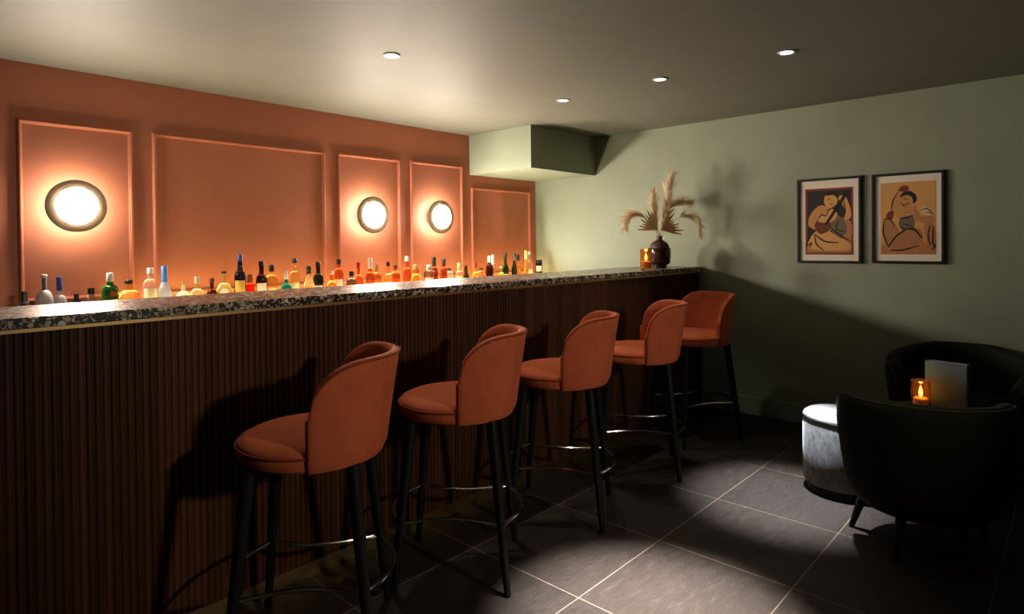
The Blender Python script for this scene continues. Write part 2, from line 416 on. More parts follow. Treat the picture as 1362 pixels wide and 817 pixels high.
# (x, height, radius, shape, glass, rough, cap colour, cap height, label(z0,z1,colour) or None, category, description)
BT = [
 (.635,.151,.020,'sq',clear,.06,black,.072,None,'bottle','short clear bottle with a square black cap, leftmost on the shelf'),
 (.714,.238,.041,'globe',frost,.35,white,.012,('neck',.12,.22,K(110,112,118)),'bottle','frosted round bottle with tall neck and grey neck label'),
 (.786,.221,.036,'globe',frost,.35,K(40,55,130),.075,None,'bottle','frosted round bottle with dark blue neck wrap'),
 (.856,.125,.018,'sq',K(40,30,26),.1,black,.03,('body',.06,.10,white),'bottle','small dark jar with white label between frosted and black-capped bottles'),
 (.931,.153,.034,'cone',clear,.05,black,.035,None,'bottle','clear cone shouldered bottle with black stopper, left of the green one'),
 (1.016,.234,.042,'shoulder',green,.05,white,.048,('body',.02,.085,cream),'bottle','green round shouldered bottle with white cap and red seal'),
 (1.118,.188,.058,'flat',honey,.06,black,.018,None,'bottle','squat yellow bell shaped bottle with wide black stopper'),
 (1.222,.254,.040,'shoulder',clear,.05,white,.034,('body',.02,.135,cream),'bottle','clear bottle with white cap and cream label, beside the blue frosted one'),
 (1.308,.263,.042,'cone',K(205,228,250),.35,K(70,130,210),.10,None,'bottle','pale blue frosted cone bottle with bright blue neck'),
 (1.403,.167,.045,'globe',K(255,252,240),.25,gold,.025,None,'bottle','short white globe bottle right of the blue frosted one'),
 (1.493,.191,.042,'globe',pale,.06,K(200,190,170),.045,None,'bottle','pale yellow round bottle with silvery stopper'),
 (1.572,.177,.034,'globe',brown,.06,brown,.03,('body',.02,.06,white),'bottle','small dark brown bottle left of the large pale green one'),
 (1.660,.217,.048,'globe',K(215,235,165),.06,black,.014,('disc',.085,.026,white),'bottle','large pale green round bottle with circular white label'),
 (1.750,.322,.036,'cognac',K(34,26,44),.06,K(78,66,140),.045,('body',.03,.155,gold),'bottle','tall dark bottle with purple cap and gold label, tallest on the shelf'),
 (1.826,.190,.032,'shoulder',K(225,45,35),.08,K(150,92,45),.055,None,'bottle','short red bottle with brown cap beside the tall gold labelled one'),
 (1.894,.276,.036,'cognac',K(62,22,14),.06,K(35,25,22),.035,('body',.02,.13,white),'bottle','dark brown tall bottle with white side label'),
 (1.978,.248,.043,'shoulder',honey,.05,black,.045,('body',.02,.09,K(250,225,160)),'bottle','honey coloured bottle with square black cap left of the turquoise one'),
 (2.067,.206,.039,'globe',K(30,150,145),.25,white,.06,None,'bottle','turquoise round bottle with white neck'),
 (2.147,.287,.035,'cognac',K(252,225,150),.05,black,.03,('body',.02,.12,cream),'bottle','tall pale gold bottle with dark cork right of the turquoise one'),
 (2.238,.232,.043,'cone',K(250,246,205),.05,black,.055,None,'bottle','clear pale cone shouldered bottle with knobbed black stopper'),
 (2.328,.258,.037,'cognac',K(34,44,28),.06,black,.04,('stripe',.02,.10,black),'bottle','dark green tall bottle with white striped black label'),
 (2.418,.190,.041,'globe',amber,.05,cream,.028,None,'bottle','orange round bottle with pale stopper below the panel edge'),
 (2.498,.273,.034,'shoulder',whisky,.05,black,.035,('body',.02,.125,white),'bottle','red brown bottle with black cap and white label'),
 (2.586,.180,.038,'shoulder',K(120,122,118),.08,black,.035,None,'bottle','short smoky grey bottle with black cap'),
 (2.667,.246,.036,'globe',K(225,120,80),.05,redc,.04,('body',.02,.08,K(235,190,165)),'bottle','pinkish amber bottle with red cap'),
 (2.752,.278,.033,'cognac',whisky,.05,white,.085,('body',.02,.07,K(90,60,45)),'bottle','tall clear necked whisky bottle with long white cap, right of the red cap'),
 (2.834,.229,.037,'shoulder',amber,.05,cork,.055,('body',.02,.085,K(215,190,110)),'bottle','amber bottle with beige wrapped neck and mustard label'),
 (2.920,.242,.036,'globe',honey,.05,black,.033,('body',.02,.07,K(60,48,40)),'bottle','amber globe bottle with clear neck and small black cap'),
 (3.010,.215,.038,'shoulder',whisky,.05,K(70,44,26),.025,('body',.02,.06,amber),'bottle','broad whisky bottle with low brown cap, below the middle lamp panel edge'),
 (3.108,.282,.034,'cognac',whisky,.05,white,.04,('body',.02,.06,white),'bottle','tall whisky bottle with white cap between the two narrow panels'),
 (3.220,.211,.048,'flat',amber,.05,cork,.045,None,'bottle','squat orange bottle with beige stopper'),
 (3.335,.204,.036,'sq',K(200,170,150),.06,white,.042,('body',.02,.10,K(216,205,205)),'bottle','square shouldered bottle with white cap and pale grey label'),
 (3.415,.269,.033,'shoulder',K(170,80,55),.05,K(40,34,30),.075,('body',.02,.07,K(200,110,85)),'bottle','reddish bottle with long dark neck wrap under the third lamp'),
 (3.498,.254,.031,'shoulder',K(205,100,55),.05,K(64,52,38),.06,None,'bottle','amber bottle with striped dark neck right of the reddish one'),
 (3.583,.167,.030,'sq',white,.3,black,.016,('body',.02,.12,white),'bottle','short white bottle with tiny black cap'),
 (3.677,.213,.036,'shoulder',white,.2,K(235,205,130),.065,('body',.02,.10,white),'bottle','white labelled bottle with yellow neck at the panel edge'),
 (3.785,.187,.034,'cone',K(70,62,30),.06,K(60,30,25),.022,None,'bottle','dark olive cone bottle between the lamp panel and the bulkhead panel'),
 (3.878,.207,.033,'globe',K(250,220,70),.05,K(130,30,25),.045,None,'bottle','yellow round bottle with dark red cap'),
 (3.973,.160,.030,'sq',K(240,190,150),.06,K(70,40,30),.022,None,'bottle','small peach coloured bottle with brown lid'),
 (4.057,.265,.035,'shoulder',K(74,22,18),.06,white,.06,('body',.02,.07,K(150,110,90)),'bottle','dark red bottle with white cap'),
 (4.132,.274,.026,'cognac',K(245,225,205),.06,white,.09,None,'bottle','slim pale bottle with white neck right of the dark red one'),
 (4.212,.166,.029,'globe',K(240,250,150),.06,cream,.02,None,'bottle','short bright yellow green bottle'),
 (4.302,.292,.034,'wine',K(50,92,40),.05,K(40,52,34),.07,('body',.02,.085,K(215,225,110)),'bottle','green wine bottle with lime label'),
 (4.397,.283,.029,'wine',K(26,38,24),.05,K(70,52,36),.07,None,'bottle','slim black green wine bottle'),
 (4.483,.267,.033,'cone',K(250,190,60),.05,black,.06,('body',.02,.06,cream),'bottle','yellow cone bottle with black cap'),
 (4.567,.310,.024,'wine',K(245,185,90),.05,gold,.09,None,'bottle','thin tall golden bottle near the corner'),
 (4.653,.294,.035,'cognac',clear,.05,white,.03,('body',.02,.12,white),'bottle','clear bottle with white label, last before the corner jar'),
 (4.765,.208,.034,'jar',K(45,30,24),.15,black,.03,('two',.02,.15,cream),'jar','dark jar with cream labels in the corner by the green wall'),
]
def profile(sh, H, r, hc):
    """outline of body and neck (radius,z) up to the cap base at H-hc*.6"""
    rn = {'sq': r*.55, 'globe': max(r*.27, .0115), 'cone': .0145, 'shoulder': .0150, 'flat': .020, 'cognac': .0150, 'wine': .0140, 'jar': r*.92}[sh]
    top = H-hc*.55
    arc = lambda z0, z1, r0, r1, n=7: [(r1+(r0-r1)*cos(pi/2*k/n), z0+(z1-z0)*sin(pi/2*k/n)) for k in range(n+1)]
    p = [(r*.86, 0), (r*.97, .004), (r, .010)]
    if sh == 'sq': p += arc(top*.80, top*.88, r, rn)+[(rn, top)]
    elif sh == 'globe':
        zc = min(.62*top, top-.035)
        p += [(r, zc*.55)]+arc(zc*.55, zc+.012, r, rn, 9)+[(rn, top)]
    elif sh == 'cone': p += [(r, top*.38), (r*.93, top*.48), (r*.6, top*.68), (rn*1.15, top*.80), (rn, top*.86), (rn, top)]
    elif sh == 'shoulder': p += arc(top*.62, top*.80, r, rn*1.2)+[(rn, top*.86), (rn, top)]
    elif sh == 'flat': p += arc(top*.30, top*.72, r, rn, 9)+[(rn, top)]
    elif sh == 'cognac': p += arc(top*.55, top*.72, r, rn*1.35)+[(rn, top*.80), (rn, top)]
    elif sh == 'wine': p += [(r, top*.50), (r*.97, top*.55), (r*.8, top*.62), (rn*1.3, top*.72), (rn, top*.78), (rn, top)]
    elif sh == 'jar': p += arc(top*.9, top*.97, r, rn)+[(rn, top)]
    return p, rn
def patch(z0, z1, r, a, w, n=12, th=.0007):
    b = MB(); vs = []; fs = []
    for k in range(n+1):
        g = a-w+2*w*k/n
        for rr in (r+.0003, r+th+.0003):
            vs += [(rr*cos(g), rr*sin(g), z0), (rr*cos(g), rr*sin(g), z1)]
    for k in range(n):
        o = 4*k
        fs += [(o+2, o+6, o+7, o+3), (o, o+1, o+5, o+4), (o, o+4, o+6, o+2), (o+1, o+3, o+7, o+5)]
    fs += [(0, 2, 3, 1), (4*n, 4*n+1, 4*n+3, 4*n+2)]
    b.add(vs, fs); return b
for i, (x, H, r, shp, gc, ro, cc, hc, lab, cat, desc) in enumerate(BT):
    y = 4.045 if i % 2 else 4.075
    t = thing('liquor_bottle' if cat == 'bottle' else 'jar', desc, cat, (x, y, ZS), 0, 'bottles on the back bar shelf')
    p, rn = profile(shp, H, r, hc)
    sq = .5 if shp == 'sq' else (.25 if shp == 'flat' else 0)
    b = MB(); b.lathe(p, 24, sq=sq)
    dark = sum(gc) < .25
    obj('glass_body', b, glass(gc, ro, .75 if dark else (.55 if ro > .2 else .9)), t, True, ang=50)
    rc = rn+.0022; zb = H-hc
    b = MB()
    if shp == 'flat' and hc < .03: rc = .022; b.lathe([(.015, zb-.006), (.015, zb), (rc, zb), (rc, H-.002), (rc-.002, H)], 24)
    elif shp == 'cone' and desc.find('knobbed') > 0:
        b.lathe([(rc, zb), (rc, zb+.016), (rc*.7, zb+.020), (rc*1.1, zb+.030), (rc*1.1, zb+.042), (rc*.8, H)], 20)
    else: b.lathe([(rc*.98, zb), (rc, zb+.002), (rc, H-.002), (rc-.0015, H)], 24, sq=.5 if shp == 'sq' and i == 0 else 0)
    obj('cap', b, solid(cc, .4), t, True)
    a = atan2(-y, -x)
    if lab:
        kind, z0, z1, lc = lab
        z1s = min(z1, H*.56)
        f = 1.0 if not sq else 1.19
        if kind == 'body':
            obj('label', patch(z0, z1s, r*f, a, .95), solid(lc, .6), t, True)
        elif kind == 'neck':
            obj('label', patch(z0+.012, z1, rn, a, .7), solid(lc, .6), t, True)
        elif kind == 'stripe':
            lo = obj('label', patch(z0, z1s, r, a, .95), solid(lc, .6), t, True)
            for zz in (.062, .080): obj('stripe', patch(zz, zz+.007, r+.001, a, .9), solid(white, .6), lo, True)
        elif kind == 'disc':
            b = MB(); m = Matrix.Rotation(a, 4, 'Z') @ Matrix.Translation((r-.001, 0, .088)) @ Matrix.Rotation(pi/2, 4, 'Y')
            b.prism([(.030*cos(2*pi*k/28), .030*sin(2*pi*k/28)) for k in range(28)], .004, 0, m)
            lo = obj('label', b, solid(lc, .6), t)
            b = MB(); b.tube([m @ Vector((.025*cos(2*pi*k/28), .025*sin(2*pi*k/28), .004)) for k in range(28)], .0014, 6, True)
            obj('label_ring', b, solid(K(60, 70, 60), .6), lo, True)
        elif kind == 'two':
            obj('label', patch(.095, .150, r, a, .9), solid(lc, .6), t, True)
            obj('label', patch(.025, .080, r, a, .9), solid(white, .6), t, True)
    if 'red seal' in desc:
        b = MB(); b.lathe([(.016, 0), (.016, .003)], 20)
        g = a+.35; b2 = MB()
        m = Matrix.Rotation(g, 4, 'Z') @ Matrix.Translation((r+.0002, 0, .115)) @ Matrix.Rotation(pi/2, 4, 'Y')
        b2.prism([(.015*cos(2*pi*k/20), .015*sin(2*pi*k/20)) for k in range(20)], .002, 0, m)
        obj('seal', b2, solid(redc, .4), t)

# ------------------------------------------------------------------ bar stools
def make_stool():
    t = thing('bar_stool', '', 'bar stool', group='rust velvet bar stools along the bar')
    # faces +X locally
    zb, zs, zr = .676, .730, 1.03
    b = MB()
    prof = [(.02, zb+.004), (.20, zb), (.236, zb+.004), (.246, zb+.014), (.249, zs-.012), (.247, zs-.003)]
    b.lathe(prof, 48)
    obj('seat_base', b, M['rust'], t, True, ang=60)
    b = MB(); b.lathe([(.246, zs-.004), (.249, zs+.002), (.243, zs+.013), (.215, zs+.026), (.15, zs+.034), (.07, zs+.037), (.004, zs+.038)], 48)
    obj('seat_cushion', b, M['rust'], t, True, ang=80)
    b = MB(); b.tube([(.2505*cos(2*pi*k/60), .2505*sin(2*pi*k/60), zs-.001) for k in range(60)], .0045, 6, True)
    obj('seat_piping', b, M['rust_pipe'], t, True)
    # shell: angle from back (pi)
    PH = R(80)
    def hz(phi):
        q = abs(phi)/PH
        base = zr-.012*(1-min(1, q*1.6))**2*0
        if q <= .42: return base
        s = (q-.42)/.58
        return base-.18*(1-sqrt(max(0, 1-s**2.5)))
    def rad(z, phi):
        s = (z-zb)/(zr-zb)
        r = .254+.052*s**1.1*(.45+.55*cos(phi)**2)
        if s < .12: r -= .014*(1-s/.12)**2
        return r
    TH = .038
    nphi = 45
    def section(phi):
        zt = hz(phi); pts = []
        # outer from bottom up, round over, inner down to the seat
        for k in range(12):
            z = zb+.002+(zt-.014-zb-.002)*k/11; pts.append((rad(z, phi), z))
        ro = rad(zt, phi)
        for k in range(1, 6):
            a = pi*k/6; pts.append((ro-TH/2+TH/2*cos(a), zt-.014+.014*sin(a)))
        for k in range(12):
            z = zt-.014-(zt-.014-zs+.012)*k/11; pts.append((rad(z, phi)-TH*(1+.15*sin(pi*k/11)), z))
        return pts
    b = MB(); secs = []
    for i in range(nphi):
        phi = -PH+2*PH*i/(nphi-1)
        secs.append([((r)*cos(pi+phi), r*sin(pi+phi), z) for r, z in section(phi)])
    n = len(secs[0]); vs = [v for s in secs for v in s]; fs = []
    for i in range(nphi-1):
        for j in range(n):
            k = (j+1) % n; fs.append((i*n+j, (i+1)*n+j, (i+1)*n+k, i*n+k))
    # rounded end caps
    for e in (0, nphi-1):
        s = [Vector(q) for q in secs[e]]
        phi = -PH if e == 0 else PH
        tang = Vector((-sin(pi+phi), cos(pi+phi), 0))*(-1 if e == 0 else 1)
        m = len(vs)
        cen = []
        for j in range(n):
            opp = n-1-j
            mid = (s[j]+s[opp])/2
            cen.append(mid+(s[j]-mid)*.55+tang*.010)
        vs += [tuple(c) for c in cen]
        for j in range(n):
            k = (j+1) % n
            fs.append((e*n+j, e*n+k, m+k, m+j))
        half = n//2
        for j in range(half):
            if j+1 <= n-2-j and j+1 != n-1-j: fs.append((m+j, m+j+1, m+n-2-j, m+n-1-j))
    b.add(vs, fs); obj('backrest', b, M['rust'], t, True, ang=75)
    # piping along the outer rim and front edges
    path = []
    e0 = [Vector(q) for q in secs[0][:12]]; e1 = [Vector(q) for q in secs[-1][:12]]
    path += e0+[Vector(secs[i][12]) for i in range(0, nphi)]+e1[::-1]
    b = MB(); b.tube([p*1.0+Vector((p.x, p.y, 0)).normalized()*.001 for p in path], .0042, 6)
    obj('backrest_piping', b, M['rust_pipe'], t, True)
    zring = .268
    legpt = lambda sx, sy, z: Vector((sx*(.165+(.230-.165)*(1-z/zb)), sy*(.165+(.232-.165)*(1-z/zb)), z))
    for sx in (1, -1):
        for sy in (1, -1):
            b = MB(); pts = [legpt(sx, sy, z) for z in (0, .05, zring, .5, zb+.003)]
            b.tube(pts, [.0135, .0145, .018, .0215, .024], 14)
            obj('leg', b, M['blackwood'], t, True)
    def seg(p, q, d):
        mid = (p+q)/2; nrm = Vector((mid.x, mid.y, 0)).normalized()
        return [p.lerp(q, k/14)+nrm*d*(sin(pi*k/14)) for k in range(15)]
    A, B_, D, E_ = legpt(1, 1, zring), legpt(1, -1, zring), legpt(-1, -1, zring), legpt(-1, 1, zring)
    for nm, p, q, d in (('footrest', A, B_, .075), ('side_rail', B_, D, -.055), ('footrest', D, E_, .075), ('side_rail', E_, A, -.055)):
        b = MB(); b.tube(seg(p, q, d), .0078, 8); obj(nm, b, M['chrome'], t, True)
    return t
st = make_stool()
SP = [((1.11, 1.994, 0), R(138), 'rust velvet bar stool nearest the viewer, leftmost in the row'),
      ((1.80, 2.00, 0), R(129), 'second rust velvet bar stool from the left'),
      ((2.55, 2.02, 0), R(120), 'rust velvet bar stool in the middle of the row of five'),
      ((3.345, 2.045, 0), R(124), 'rust velvet bar stool fourth from the left, overlapping the farthest one'),
      ((4.13, 2.065, 0), R(151), 'rust velvet bar stool at the far end, turned to show its seat and inner back')]
for i, (l, r, lb) in enumerate(SP):
    if i == 0: st.location = l; st.rotation_euler = (0, 0, r); st['label'] = lb
    else: dup(st, l, r, lb)

# ------------------------------------------------------------------ candles
M['candleglass'] = glass(K(244, 185, 115), .08, .95)
M['wax'] = mat('candle_wax', K(250, 215, 160), .5); nt(M['wax'])[2].inputs['Emission Color'].default_value = (1, .45, .10, 1); nt(M['wax'])[2].inputs['Emission Strength'].default_value = .04  # weak orange emission put in for candlelight glowing through the wax
M['flame'] = emit('flame', (1, .62, .18), 26)
def candle(loc, label, e):
    t = thing('candle_holder', label, 'candle', loc, 0, 'lit candles in ribbed glass tumblers')
    b = MB(); prof = [(.040, 0), (.044, .004), (.045, .160), (.0425, .161), (.0405, .158), (.039, .012), (.002, .011)]
    b.lathe(prof, 36, cap=False); vs = b.v
    b.add([(0.04*cos(2*pi*k/36), .04*sin(2*pi*k/36), 0) for k in range(36)], [tuple(range(36))])
    obj('glass_tumbler', b, M['candleglass'], t, True)
    b = MB(); b.lathe([(.034, .012), (.035, .016), (.035, .062), (.030, .066), (.003, .063)], 24); obj('wax', b, M['wax'], t, True)
    b = MB(); b.lathe([(.002, .068), (.008, .078), (.0105, .090), (.008, .106), (.004, .118), (.0006, .128)], 14); obj('flame', b, M['flame'], t, True)
    l = bpy.data.lights.new('candle_glow', 'POINT'); l.energy = e; l.color = (1, .5, .16); l.shadow_soft_size = .012
    o = bpy.data.objects.new('candle_glow', l); C.objects.link(o); o.parent = t; o.location = (0, 0, .15)
    return t
candle((4.195, 2.480, ZT), 'lit amber glass candle tumbler standing on the bar beside the brown vase', .2)

# ------------------------------------------------------------------ vase and dried stems
VX, VY = 4.614, 2.60
v = thing('vase', 'dark brown bottle shaped ceramic vase on the far end of the bar', 'vase', (VX, VY, ZT))
M['vase_gloss'] = mat('glossy_brown_glaze', (.030, .010, .008), .14)
M['vase_matte'] = mat('matte_brown_clay', (.060, .030, .022), .55)
b = MB(); b.lathe([(.052, 0), (.060, .004), (.060, .022), (.078, .030), (.089, .048), (.0925, .10), (.0925, .155), (.090, .163), (.080, .166)], 40)
obj('lower_body', b, M['vase_gloss'], v, True)
b = MB(); b.lathe([(.080, .165), (.079, .178), (.070, .200), (.050, .218), (.027, .229), (.0235, .236), (.0235, .265), (.026, .256), (.022, .256), (.018, .262), (.018, .20)], 40, cap=False)
obj('shoulder_and_neck', b, M['vase_matte'], v, True)
def straw(name, col):
    m = mat(name, col, .8); N, L, p = nt(m)
    f = noise(N, L, 60, 3, .6, objco(N)); L.new(ramp(N, L, f, [(.3, tuple(x*.7 for x in col)), (.7, tuple(min(1, x*1.2) for x in col))]), p.inputs['Base Color'])
    return m
M['plume'] = straw('pampas_plume', (.86, .67, .45)); M['stem'] = straw('dried_stem', (.50, .33, .16)); M['palm'] = straw('dried_palm', (.68, .46, .26))
rv = Vector((.68, -.733, 0)); fv = Vector((.733, .68, 0))
def W(lat, h, dep=0): return rv*lat+fv*dep+Vector((0, 0, h))      # offsets from the vase foot
def bez(P, n):
    out = []
    for k in range(n+1):
        t = k/n; q = [Vector(p) for p in P]
        while len(q) > 1: q = [q[i].lerp(q[i+1], t) for i in range(len(q)-1)]
        out.append(q[0])
    return out
def plume(label, P, start, nh, hl, width, droop=.25, seed=0):
    rnd = random.Random(seed)
    t = thing('pampas_plume', label, 'dried grass', (VX, VY, ZT), 0, 'dried stems in the brown vase')
    pts = bez(P, 26)
    b = MB(); b.tube(pts, [.0028-.0018*k/26 for k in range(27)], 6); obj('stem', b, M['stem'], t, True)
    b = MB()
    ncl = 34
    clump = [(start+(1-start)*(c+rnd.random())/ncl, rnd.random()*2*pi, .55+.75*rnd.random(), rnd.uniform(-.5, .5)) for c in range(ncl)]
    for k in range(nh):
        cu, ca, cl_, cb = clump[k % ncl]
        u = min(1, max(start, cu+rnd.gauss(0, .02)))
        f = u*26; i = min(int(f), 25); p = pts[i].lerp(pts[i+1], f-i); tg = (pts[i+1]-pts[i]).normalized()
        a = ca+rnd.gauss(0, .55)
        x = tg.orthogonal().normalized(); y = tg.cross(x)
        out = x*cos(a)+y*sin(a)
        q = (u-start)/(1-start)
        env = (sin(pi*min(1, q*.72+.20)))**.6
        ln = hl*cl_*(.55+.7*rnd.random())
        d = (tg+out*(.3+.75*rnd.random())*width).normalized()
        p0 = p+out*.0015; p1 = p0+d*ln*.45*env+out*.004
        p2 = p1+(d+Vector((0, 0, -droop*rnd.random()*1.6))+x*cb*.5+out*.25*rnd.random()).normalized()*ln*.6*env
        w = .0010+.0013*rnd.random(); sd = d.cross(out).normalized()*w
        b.add([p0-sd, p0+sd, p1-sd*.9, p1+sd*.9, p2], [(0, 1, 3, 2), (2, 3, 4)])
    obj('plume', b, M['plume'], t)
plume('left upright pampas plume in the brown vase', [W(0, .25), W(-.02, .38, .01), W(-.05, .46, .02), W(-.04, .655, .04)], .30, 620, .105, 1.0, .25, 1)
plume('tallest upright pampas plume in the brown vase', [W(0, .25), W(.03, .42, -.01), W(.07, .58, -.02), W(.115, .775, .0)], .30, 700, .11, 1.0, .2, 2)
plume('pampas plume sweeping right above the vase', [W(0, .25), W(.04, .45, .03), W(.09, .56, .04), W(.17, .54, .05), W(.285, .545, .06)], .40, 620, .105, 1.0, .35, 3)
plume('pampas plume drooping to the left of the vase', [W(0, .25), W(-.09, .42, -.03), W(-.20, .50, -.05), W(-.28, .47, -.06), W(-.29, .315, -.06)], .33, 700, .10, 1.0, .5, 4)
plume('pampas plume drooping to the right of the vase', [W(0, .25), W(.10, .42, -.03), W(.25, .50, -.04), W(.33, .44, -.04), W(.325, .265, -.03)], .36, 650, .09, 1.0, .4, 5)
plume('short pampas plume at the centre of the vase', [W(0, .25), W(.01, .34, -.03), W(.03, .42, -.06), W(.075, .47, -.07)], .3, 420, .085, 1.0, .3, 6)
def palm(label, a0, a1, n, ln, dep, seed):
    rnd = random.Random(seed)
    t = thing('palm_leaf', label, 'dried leaf', (VX, VY, ZT), 0, 'dried stems in the brown vase')
    base = W(.02*(1 if a0+a1 < pi else -1), .315, dep)
    b = MB(); b.tube([W(0, .24, 0), W(0, .27, dep*.3), base], .003, 6); obj('stem', b, M['stem'], t, True)
    b = MB()
    for k in range(n):
        a = a0+(a1-a0)*k/(n-1)
        d = W(cos(a), sin(a), dep*3*sin(k*2.1)*.35).normalized(); L_ = ln*(.75+.4*rnd.random())
        s = d.cross(fv).normalized(); fold = fv*.004
        w = .0105
        p1 = base+d*L_*.6; p2 = base+d*L_
        b.add([base-s*.0015, base+s*.0015, base+fold*.3, p1-s*w, p1+s*w, p1+fold, p2-s*.003, p2+s*.003, p2+fold*.4],
              [(0, 2, 5, 3), (2, 1, 4, 5), (3, 5, 8, 6), (5, 4, 7, 8)])
    o = obj('leaf_blades', b, M['palm'], t)
    m = o.modifiers.new('thickness', 'SOLIDIFY'); m.thickness = .0012
palm('dried fan palm leaf spreading left from the vase neck', R(98), R(178), 9, .165, -.03, 11)
palm('dried fan palm leaf spreading right from the vase neck', R(72), R(-12), 9, .175, .02, 12)

# ------------------------------------------------------------------ pictures
M['matboard'] = mat('mat_board', K(246, 236, 222), .7)
def panemat():
    m = bpy.data.materials.new('picture_glass'); m.use_nodes = True; N = m.node_tree.nodes; L = m.node_tree.links
    N.remove(N['Principled BSDF'])
    tr = N.new('ShaderNodeBsdfTransparent'); gl = N.new('ShaderNodeBsdfGlossy'); gl.inputs['Roughness'].default_value = .03
    lw = N.new('ShaderNodeLayerWeight'); lw.inputs[0].default_value = .5; mx = N.new('ShaderNodeMixShader')
    L.new(math_(N, L, 'ADD', math_(N, L, 'MULTIPLY', math_(N, L, 'POWER', lw.outputs['Facing'], 5), .9), .04), mx.inputs[0]); L.new(tr.outputs[0], mx.inputs[1]); L.new(gl.outputs[0], mx.inputs[2]); L.new(mx.outputs[0], N['Material Output'].inputs[0])
    return m
M['pane'] = panemat()
INK = {'ochre': K(226, 168, 98), 'skin': K(214, 150, 92), 'skin2': K(200, 132, 82), 'tan': K(186, 128, 84), 'dark': K(44, 38, 32), 'black': K(24, 20, 18), 'red': K(140, 44, 40),
       'grey': K(120, 104, 86), 'wood': K(120, 58, 36), 'border': K(150, 60, 52), 'cream': K(232, 208, 168), 'orange': K(206, 128, 80)}
inks = list(INK); inkm = [mat('ink_'+k, INK[k], .75) for k in inks]
def smoothpoly(pts, n=4):
    out = []; N_ = len(pts)
    for i in range(N_):
        p0, p1, p2, p3 = (Vector(pts[(i+k-1) % N_]) for k in range(4))
        for k in range(n):
            t = k/n
            out.append(.5*((2*p1)+(-p0+p2)*t+(2*p0-5*p1+4*p2-p3)*t*t+(-p0+3*p1-3*p2+p3)*t**3))
    return out
def picture(label, y0, y1, z0, z1, win, art):
    """frame on the green wall; local u runs to the viewer's right, w up"""
    wd, ht = y0-y1, z1-z0
    t = thing('framed_picture', label, 'picture', (XG, y0, z0), 0, 'framed figure pictures on the green wall')
    P = lambda u, w, d: (-d, -u, w)
    b = MB(); fw = .017; d0 = .024
    vs = []
    for q in (0, fw):
        for u, w in ((q, q), (wd-q, q), (wd-q, ht-q), (q, ht-q)): vs += [P(u, w, .001), P(u, w, d0)]
    fs = []
    for k in range(4):
        l = (k+1) % 4
        o0, o1, i0, i1 = 2*k, 2*l, 8+2*k, 8+2*l
        fs += [(o0, o1, o1+1, o0+1), (i0, i0+1, i1+1, i1), (o0+1, o1+1, i1+1, i0+1), (o0, i0, i1, o1)]
    b.add(vs, fs); obj('frame', b, M['black'], t, bevel=.0015)
    def flat(b, pts, d, mi, th=.0004):
        pts = [tuple(p) for p in pts]; n = len(pts)
        b.add([P(u, w, d) for u, w in pts]+[P(u, w, d+th) for u, w in pts],
              [tuple(range(n, 2*n))]+[(i, (i+1) % n, n+(i+1) % n, n+i) for i in range(n)], mi)
    b = MB(); flat(b, [(fw, fw), (wd-fw, fw), (wd-fw, ht-fw), (fw, ht-fw)], .006, 0, .002); obj('mat_board', b, M['matboard'], t)
    u0, w0, u1, w1 = win
    b = MB(); S = lambda p: (u0+(u1-u0)*p[0], w0+(w1-w0)*p[1])
    layer = [.0085]
    def fill(ink, pts, smooth=True):
        q = [S(p) for p in pts]
        if smooth: q = [tuple(x) for x in smoothpoly([Vector((*p, 0)).to_2d() for p in q])]
        flat(b, q, layer[0], inks.index(ink)); layer[0] += .00012
    def stroke(ink, pts, wdt=.012):
        q = [Vector(S(p)) for p in pts]; m = []
        for i in range(len(q)-1):
            p0, p1, p2, p3 = q[max(i-1, 0)], q[i], q[i+1], q[min(i+2, len(q)-1)]
            for k in range(6):
                s = k/6; m.append(.5*((2*p1)+(-p0+p2)*s+(2*p0-5*p1+4*p2-p3)*s*s+(-p0+3*p1-3*p2+p3)*s**3))
        m.append(q[-1]); n = len(m); L_, R_ = [], []
        for i, p in enumerate(m):
            tg = (m[min(i+1, n-1)]-m[max(i-1, 0)]); tg.normalize(); nn = Vector((-tg.y, tg.x))
            ww = wdt*(u1-u0)*.5*(.35+.65*sin(pi*min(1, .12+.8*i/(n-1))))
            L_.append(p+nn*ww); R_.append(p-nn*ww)
        for i in range(n-1): 
            b.add([P(*L_[i], layer[0]), P(*L_[i+1], layer[0]), P(*R_[i+1], layer[0]), P(*R_[i], layer[0])], [(0, 1, 2, 3)], inks.index(ink))
        layer[0] += .00012
    art(fill, stroke)
    obj('print', b, inkm, t)
    b = MB(); flat(b, [(fw, fw), (wd-fw, fw), (wd-fw, ht-fw), (fw, ht-fw)], .0165, 0, .001); obj('glass_pane', b, M['pane'], t)
